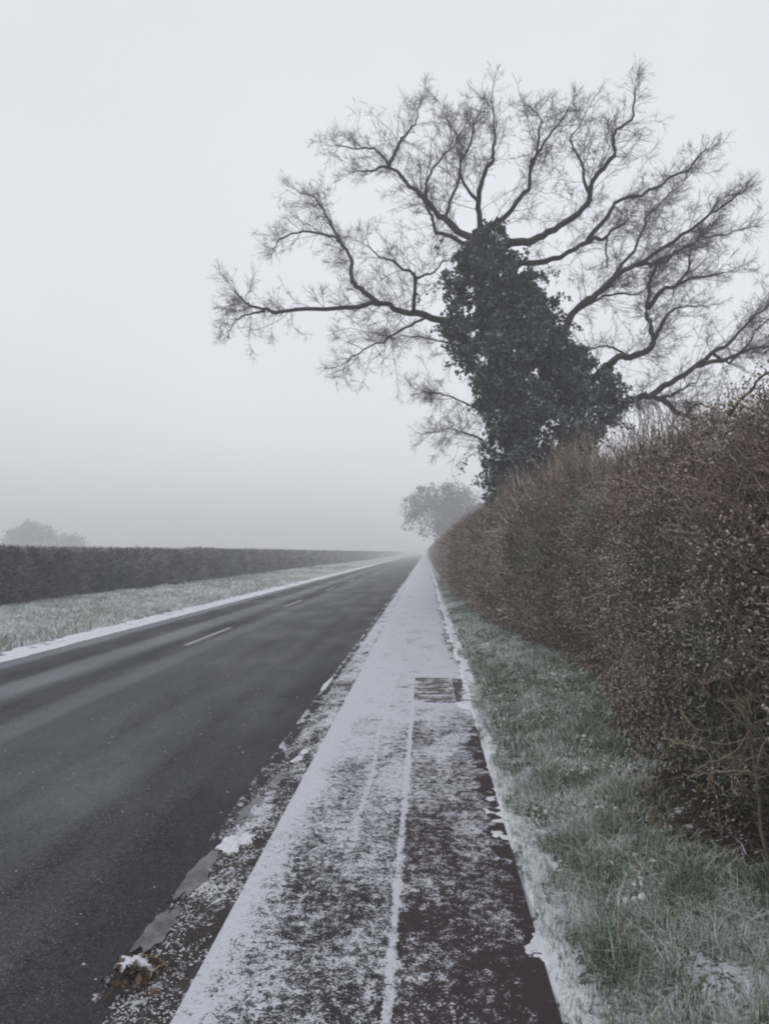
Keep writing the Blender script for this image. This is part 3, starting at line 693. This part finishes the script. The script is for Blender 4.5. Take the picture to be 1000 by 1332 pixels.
# ------------------------------------------------------------------ the ivy-clad oak
YT = 18.0
base = P(690, 712, YT); base[2] = 0.15
oak = empty('oak_tree', tuple(base), 'large bare oak leaning over the hedge, trunk smothered in dark ivy', 'tree')
LIMBS = {
 'tr': (None, [(694, 730), (690, 690), (685, 640), (672, 560), (652, 480), (634, 400), (626, 340), (622, 300)], 24, 10, 0),
 'L1': ('tr', [(640, 430), (600, 420), (560, 412), (530, 408), (510, 400), (490, 393), (450, 400), (400, 403), (355, 408), (335, 398), (322, 392), (306, 382)], 5.2, 1.2, -.1),
 'L1a': ('L1', [(492, 394), (470, 379), (458, 368), (458, 345), (445, 318), (425, 305), (390, 300), (360, 318)], 4.0, 1.0, .5),
 'L1a2': ('L1a', [(445, 318), (430, 290), (412, 262), (385, 245)], 2.4, .8, .3),
 'L1b': ('L1', [(537, 408), (541, 380), (540, 360), (525, 346), (500, 340), (480, 325)], 2.8, .8, -.7),
 'L1b2': ('L1b', [(541, 362), (565, 352), (585, 340)], 1.8, .7, .5),
 'L1c': ('L1', [(345, 405), (318, 412), (296, 432)], 1.6, .6, .5),
 'L1d': ('L1', [(555, 412), (520, 430), (480, 450), (455, 470)], 2.0, .6, -.9),
 'L2': ('tr', [(630, 318), (605, 302), (575, 282), (548, 260), (530, 238), (505, 218), (485, 221), (465, 223)], 5.5, 1.0, .4),
 'L2b': ('L2', [(505, 218), (520, 188), (526, 178), (540, 155), (548, 128)], 3.0, .8, .6),
 'L2c': ('tr', [(622, 322), (592, 310), (566, 296), (558, 275), (548, 258)], 3.2, 1.8, .2),
 'L2d': ('L2', [(554, 262), (556, 232), (566, 215), (584, 198), (600, 170)], 2.2, .7, -.6),
 'L2e': ('L2', [(508, 218), (490, 195), (465, 190), (435, 184)], 2.0, .7, -.5),
 'L2f': ('L2', [(580, 286), (590, 250), (600, 215), (595, 180), (575, 145)], 2.2, .7, .8),
 'L3': ('tr', [(625, 312), (622, 262), (630, 230), (643, 208), (645, 178), (638, 130)], 4.5, .9, -.3),
 'L3b': ('tr', [(628, 312), (640, 292), (660, 278), (684, 246), (692, 210), (708, 182), (734, 152)], 4.5, 1.0, -.5),
 'L3c': ('L3', [(622, 262), (605, 240), (600, 205), (612, 180), (618, 150)], 2.4, .7, -.6),
 'L3d': ('L3b', [(690, 222), (700, 190), (702, 160), (694, 140)], 2.0, .7, .7),
 'L4': ('tr', [(636, 335), (660, 319), (688, 314), (720, 298), (760, 270), (768, 238), (796, 202), (800, 174), (824, 150), (828, 118)], 6.0, 1.0, -.25),
 'L4b': ('L4', [(765, 250), (756, 215), (742, 180), (760, 150)], 2.2, .7, .6),
 'L5': ('tr', [(640, 352), (665, 343), (720, 334), (760, 317), (788, 308), (800, 296), (818, 290)], 5.0, 1.2, .3),
 'L5b': ('L5', [(762, 316), (788, 282), (800, 266), (840, 250), (872, 232), (898, 214), (916, 198)], 3.2, .9, -.3),
 'L5c': ('L5', [(788, 309), (788, 335), (790, 350)], 1.6, .8, .2),
 'L6': ('tr', [(668, 545), (705, 500), (728, 440), (748, 406), (776, 382), (804, 356), (824, 346), (876, 314), (908, 290), (944, 266), (965, 252)], 6.5, 1.1, .12),
 'L6b': ('L6', [(828, 345), (852, 342), (880, 330), (916, 310), (968, 298)], 3.0, .8, .4),
 'L6c': ('L6', [(748, 406), (785, 385), (830, 380), (850, 362)], 2.2, .8, .6),
 'L6d': ('L6', [(776, 382), (820, 330), (838, 290), (862, 262), (890, 235)], 2.6, .7, .8),
 'L7': ('tr', [(676, 575), (730, 520), (770, 492), (800, 468), (830, 462), (850, 447), (846, 425), (841, 398), (845, 365), (856, 340), (882, 328)], 6.5, 1.6, .15),
 'L7b': ('L7', [(850, 442), (864, 416), (876, 402), (908, 402)], 3.2, .8, .4),
 'L7c': ('L7', [(842, 402), (860, 378), (880, 370), (910, 362), (942, 353)], 3.6, .9, -.4),
 'L7d': ('L7c', [(880, 370), (894, 350), (898, 325), (912, 300)], 2.4, .7, .6),
 'L7e': ('L7', [(820, 464), (790, 450), (765, 455)], 2.0, .8, .6),
 'L8': ('tr', [(684, 640), (715, 600), (750, 572), (790, 545), (812, 525), (840, 515), (856, 519), (880, 536), (918, 545), (960, 548), (1010, 530)], 8.0, 1.6, .10),
 'L8b': ('L8', [(856, 517), (880, 511), (893, 500), (906, 496)], 2.6, .9, .4),
 'L8c': ('L8', [(846, 516), (862, 504), (884, 490), (914, 471), (926, 459), (946, 449), (960, 430), (985, 405), (1015, 385)], 4.8, 1.0, -.1),
 'L8d': ('L8c', [(905, 476), (943, 467), (973, 455), (1000, 450), (1060, 440)], 3.2, .9, .3),
 'L8e': ('L8', [(893, 539), (902, 529), (916, 524), (934, 529)], 2.4, .9, .3),
 'L8f': ('L8c', [(926, 459), (950, 470), (985, 430), (1020, 400)], 2.2, .8, .8),
 'B1': ('tr', [(670, 560), (620, 530), (580, 515), (540, 505)], 2.2, .6, 1.2), 'B2': ('tr', [(682, 615), (630, 580), (598, 560), (560, 562)], 2.2, .6, 1.3),
 'B3': ('tr', [(660, 510), (640, 470), (560, 440), (500, 440)], 2.4, .6, 1.5),
}
mpp = YT / FPX
W3 = {}
for k_, (par, pts, r0, r1, slope) in LIMBS.items():
    if par is None: deps = [YT + .0 * i_ for i_ in range(len(pts))]
    else:
        pu, pd, pp = W3[par]; j = int(np.argmin([(a_[0] - pts[0][0]) ** 2 + (a_[1] - pts[0][1]) ** 2 for a_ in pu])); d0 = pd[j]
        s_, deps = 0, [d0]
        for i_ in range(1, len(pts)):
            s_ += math.dist(pts[i_], pts[i_ - 1]) * mpp; deps.append(d0 + slope * s_ + .12 * math.sin(s_ * 2.1 + len(k_)))
    n = max(8, len(pts) * 4); uvd = smooth_path([(u, v_, d_) for (u, v_), d_ in zip(pts, deps)], n)
    w_ = np.array([P(*q_) for q_ in uvd])
    W3[k_] = (uvd[:, :2], uvd[:, 2], w_)
    rad = np.linspace(r0, r1, n) ** 1.0 * mpp
    rad = rad * np.linspace(1, .9, n)
    L_ = np.linalg.norm(np.diff(w_, axis=0), axis=1).sum()
    if par:
        tt = np.linspace(0, L_ * 2.2, n)
        w_[1:] += rng.normal(0, .012, w_[1:].shape) + (np.stack([fbm(tt, j_, 0, 200 + len(W3)) for j_ in (0.5, 7.5, 13.5)], 1)[1:] * np.array([.06, .15, .06]) * np.minimum(1, tt[1:] / 2)[:, None])
    else:
        w_[0][2] = .05; rad[:6] *= np.linspace(1.5, 1, 6)
    a = Acc(); a.add(*tubes(w_[None], rad[None], 10 if r0 > 8 else 6)); a.build('branch' if par else 'trunk', M_BARK, oak, smooth=True)
cc = P(650, 430, YT)
tw = Acc(); twn = 0
for k_, (uv, dd, w_) in W3.items():
    if k_ == 'tr': continue
    L = np.linalg.norm(np.diff(w_, axis=0), axis=1).sum()
    ww = smooth_path(w_, 24)[None]
    n = max(6, int(L * 6.6)); r0 = LIMBS[k_][2]
    q = spawn(ww, n, (.5, 1.9), .90, 8, .19, (0, 0, .03), .12 if k_ not in ('L6', 'L7', 'L8', 'L1', 'L4', 'L5') else .28, (cc, .55))
    tip = grow(ww[:, -1].repeat(2, 0), (ww[:, -1] - ww[:, -3]).repeat(2, 0) * 3 + rng.normal(0, .3, (2, 3)), rng.uniform(.4, .8, 2), 8, .13, (0, 0, .03)); q = np.concatenate([q, tip])
    tw.add(*tubes(q, np.linspace(.0085, .0030, 8)[None] * rng.uniform(.6, 1.3, len(q))[:, None], 3))
    q2 = spawn(q, 8, (.18, .65), .80, 5, .22, (0, 0, .03), .15, (cc, .35)); tw.add(*tubes(q2, np.linspace(.0040, .0023, 5)[None] * np.ones((len(q2), 1)), 3))
    q3 = spawn(q2, 6, (.08, .30), .80, 3, .2, (0, 0, .02), .15, (cc, .2)); tw.add(*tubes(q3, np.array([[.0026, .0022, .0018]]) * np.ones((len(q3), 1)), 3)); twn += len(q3)
print('oak twigs', twn)
tag(tw.build('twigs', M_TWIG, oak), kind='stuff')

def foliage(blobs, n, size, d0, seed, gap, droop=.8, shell=.45, ydepth=1.0, clumps=0, thr=-.42):
    """leaf cloud over ellipsoids given as (u, v, r, [dy])"""
    B = np.array([(b_[0], b_[1], b_[2], b_[3] if len(b_) > 3 else 0) for b_ in blobs], float)
    w = B[:, 2] ** 2; idx = rng.choice(len(B), n, p=w / w.sum()); C_ = np.array([P(b_[0], b_[1], d0 + b_[3]) for b_ in B]); Rm = B[:, 2] * d0 / FPX
    d = norm(rng.normal(0, 1, (n, 3))); rr = (shell + (1.06 - shell) * rng.random(n) ** .6)
    p_ = C_[idx] + d * (Rm[idx] * rr)[:, None] * np.array([1, ydepth, 1])
    if clumps:
        m_ = p_[:clumps]; out_ = d[:clumps]; q_ = rng.integers(0, clumps, n); s_ = d0 / FPX * 9.5
        dd = norm(rng.normal(0, 1, (n, 3)) + out_[q_] * .9 + [0, 0, .35])
        p_ = m_[q_] + dd * (s_ * rng.uniform(.55, 1.25, n) * rng.uniform(.7, 1.3, clumps)[q_])[:, None]
    nz = fbm(p_[:, 0] * gap, p_[:, 1] * gap, p_[:, 2] * gap, seed, 3)
    k = nz > thr; p_ = p_[k]
    p_[:, 2] -= np.abs(rng.normal(0, size[1] * .5, len(p_)))
    return leaves(p_, rng.uniform(size[0], size[1], len(p_)), droop=droop, aspect=.8)
iv = [(688, 640, 34), (702, 612, 42), (672, 600, 30), (732, 588, 24), (655, 622, 16), (690, 575, 48), (655, 575, 26), (730, 560, 46), (768, 545, 27), (785, 520, 26), (765, 505, 36), (790, 500, 20), (720, 510, 52),
      (675, 520, 52), (640, 520, 24), (660, 470, 54), (705, 465, 44), (735, 478, 32), (625, 470, 34), (620, 440, 40), (660, 430, 52), (695, 420, 34), (712, 440, 28),
      (610, 395, 34), (645, 385, 46), (675, 385, 34), (612, 360, 30), (640, 350, 36), (662, 352, 24), (632, 322, 24), (618, 335, 20), (640, 303, 14), (595, 425, 18), (648, 640, 12), (645, 600, 14), (708, 622, 22), (800, 514, 16), (750, 548, 26), (740, 480, 30), (745, 505, 34), (715, 410, 20), (690, 380, 24), (600, 380, 24), (598, 365, 18)]
iv = [(u, v_, r_ * .86, rng.uniform(-.35, .35)) for (u, v_, r_) in iv]
a = Acc(); a.add(*foliage(iv, 90000, (.055, .12), YT, 5, 2.2, 1.0, .45, clumps=1250, thr=-.22))
# hanging sprays and wisps on the outline
n = 420; j = rng.integers(0, len(iv), n)
st0 = np.array([P(iv[q_][0] + rng.normal(0, iv[q_][2] * .62), iv[q_][1] + rng.normal(0, iv[q_][2] * .62), YT + rng.uniform(-.5, .5)) for q_ in j])
sp = grow(st0, rng.normal(0, 1, (n, 3)) * [1, 1, .4] + [-.2, 0, 0], rng.uniform(.25, .75, n), 7, .2, (0, 0, -.16))
c = sp[:, 2:].reshape(-1, 3).repeat(5, 0); c = c + rng.normal(0, .05, c.shape); a.add(*leaves(c, rng.uniform(.05, .11, len(c)), droop=1.0, aspect=.8))
tag(a.build('ivy', M_IVY, oak), kind='stuff')
a = Acc(); a.add(*tubes(sp, np.full((n, 7), .008), 3)); tag(a.build('ivy_stems', M_TWIG, oak), kind='stuff')

# ------------------------------------------------------------------ far trees in the mist
def far_tree(name, label, d0, trunk, blobs, limbs, nleaf, lsz, ntw, tr_r, twr, parts_cat='tree'):
    b0 = P(trunk[0][0], trunk[0][1], d0); b0[2] = 0
    e_ = empty(name, tuple(b0), label, parts_cat, 'trees fading into the mist')
    w_ = smooth_path([b0] + [P(u, v_, d0) for u, v_ in trunk[1:]], 10)
    a = Acc(); a.add(*tubes(w_[None], np.linspace(tr_r, tr_r * .5, 10)[None], 8)); a.build('trunk', M_BARK, e_, smooth=True)
    LP = []
    for pts in limbs:
        l_ = smooth_path([P(u, v_, d0 + rng.uniform(-.6, .6) * (i_ > 0)) for i_, (u, v_) in enumerate(pts)], 10); LP.append(l_)
        a = Acc(); a.add(*tubes(l_[None], np.linspace(tr_r * .5, tr_r * .12, 10)[None], 5)); a.build('branch', M_BARK, e_, smooth=True)
    if nleaf:
        a = Acc(); a.add(*foliage(blobs, nleaf, lsz, d0, 7, 3.0, .8, .3, clumps=300, thr=-.4)); tag(a.build('crown', M_MIST, e_), kind='stuff')
    LP = np.stack(LP); sz = blobs[0][2] * d0 / FPX
    q = spawn(LP, ntw, (sz * .5, sz * 1.3), .7, 5, .2, (0, 0, .02)); q2 = spawn(q, 6, (sz * .2, sz * .6), .8, 4, .25, (0, 0, -.02))
    a = Acc(); a.add(*tubes(q, np.full((len(q), 5), twr), 3)); a.add(*tubes(q2, np.full((len(q2), 4), twr * .55), 3)); tag(a.build('twigs', M_TWIG, e_), kind='stuff')
far_tree('roadside_tree', 'grey misty tree arching over the far end of the footpath', 108.0, [(592, 718), (590, 690), (585, 665)],
         [(552, 652, 15), (540, 662, 12), (537, 676, 9), (568, 644, 14), (588, 650, 19), (580, 672, 19), (590, 688, 17), (604, 660, 18), (618, 666, 14), (578, 692, 12), (562, 686, 10), (612, 682, 16), (630, 670, 10), (598, 700, 14), (568, 668, 14)],
         [[(588, 690), (575, 665), (555, 648), (540, 655)], [(588, 690), (590, 665), (588, 642)], [(590, 690), (605, 665), (622, 658)], [(575, 665), (550, 660), (536, 675)], [(590, 700), (610, 680), (628, 672)]],
         19000, (.14, .34), 44, .35, .035)
far_tree('field_tree', 'larger faint round-crowned tree above the left hedge', 185.0, [(42, 716), (42, 705), (40, 695)],
         [(40, 694, 13), (25, 700, 11), (55, 699, 12), (66, 705, 8), (14, 706, 7)], [[(42, 706), (28, 696), (16, 694)], [(42, 706), (42, 690), (38, 683)], [(42, 706), (58, 696), (68, 698)]],
         4500, (.3, .6), 26, .4, .06)
far_tree('field_tree', 'smaller faint tree top above the left hedge, right of the round one', 200.0, [(92, 716), (92, 708), (92, 704)],
         [(92, 707, 7), (100, 709, 5), (84, 709, 5)], [[(92, 712), (86, 706), (82, 704)], [(92, 712), (92, 703), (94, 700)], [(92, 712), (100, 706), (103, 705)]],
         1800, (.3, .6), 18, .3, .06)

# ------------------------------------------------------------------ haze
a = Acc()
x0, x1, y0, y1, z0, z1 = -760, 760, -760, 960, -1.2, 17.0
vv = np.array([(x, y, z) for z in (z0, z1) for x, y in ((x0, y0), (x1, y0), (x1, y1), (x0, y1))], float)
hz = link_mesh('haze', vv, np.array([(0, 3, 2, 1), (4, 5, 6, 7), (0, 1, 5, 4), (1, 2, 6, 5), (2, 3, 7, 6), (3, 0, 4, 7)]), None)
m = bpy.data.materials.new('mist'); m.use_nodes = True; nt_ = m.node_tree; nt_.nodes.clear()
o_ = nt_.nodes.new('ShaderNodeOutputMaterial'); pv = nt_.nodes.new('ShaderNodeVolumePrincipled')
pv.inputs['Color'].default_value = (.965, .97, .985, 1); pv.inputs['Density'].default_value = 0.0058; pv.inputs['Anisotropy'].default_value = .1
nt_.links.new(pv.outputs[0], o_.inputs['Volume']); hz.data.materials.append(m)
tag(hz, kind='stuff', label='even grey winter mist filling the air over the road', cat='mist')
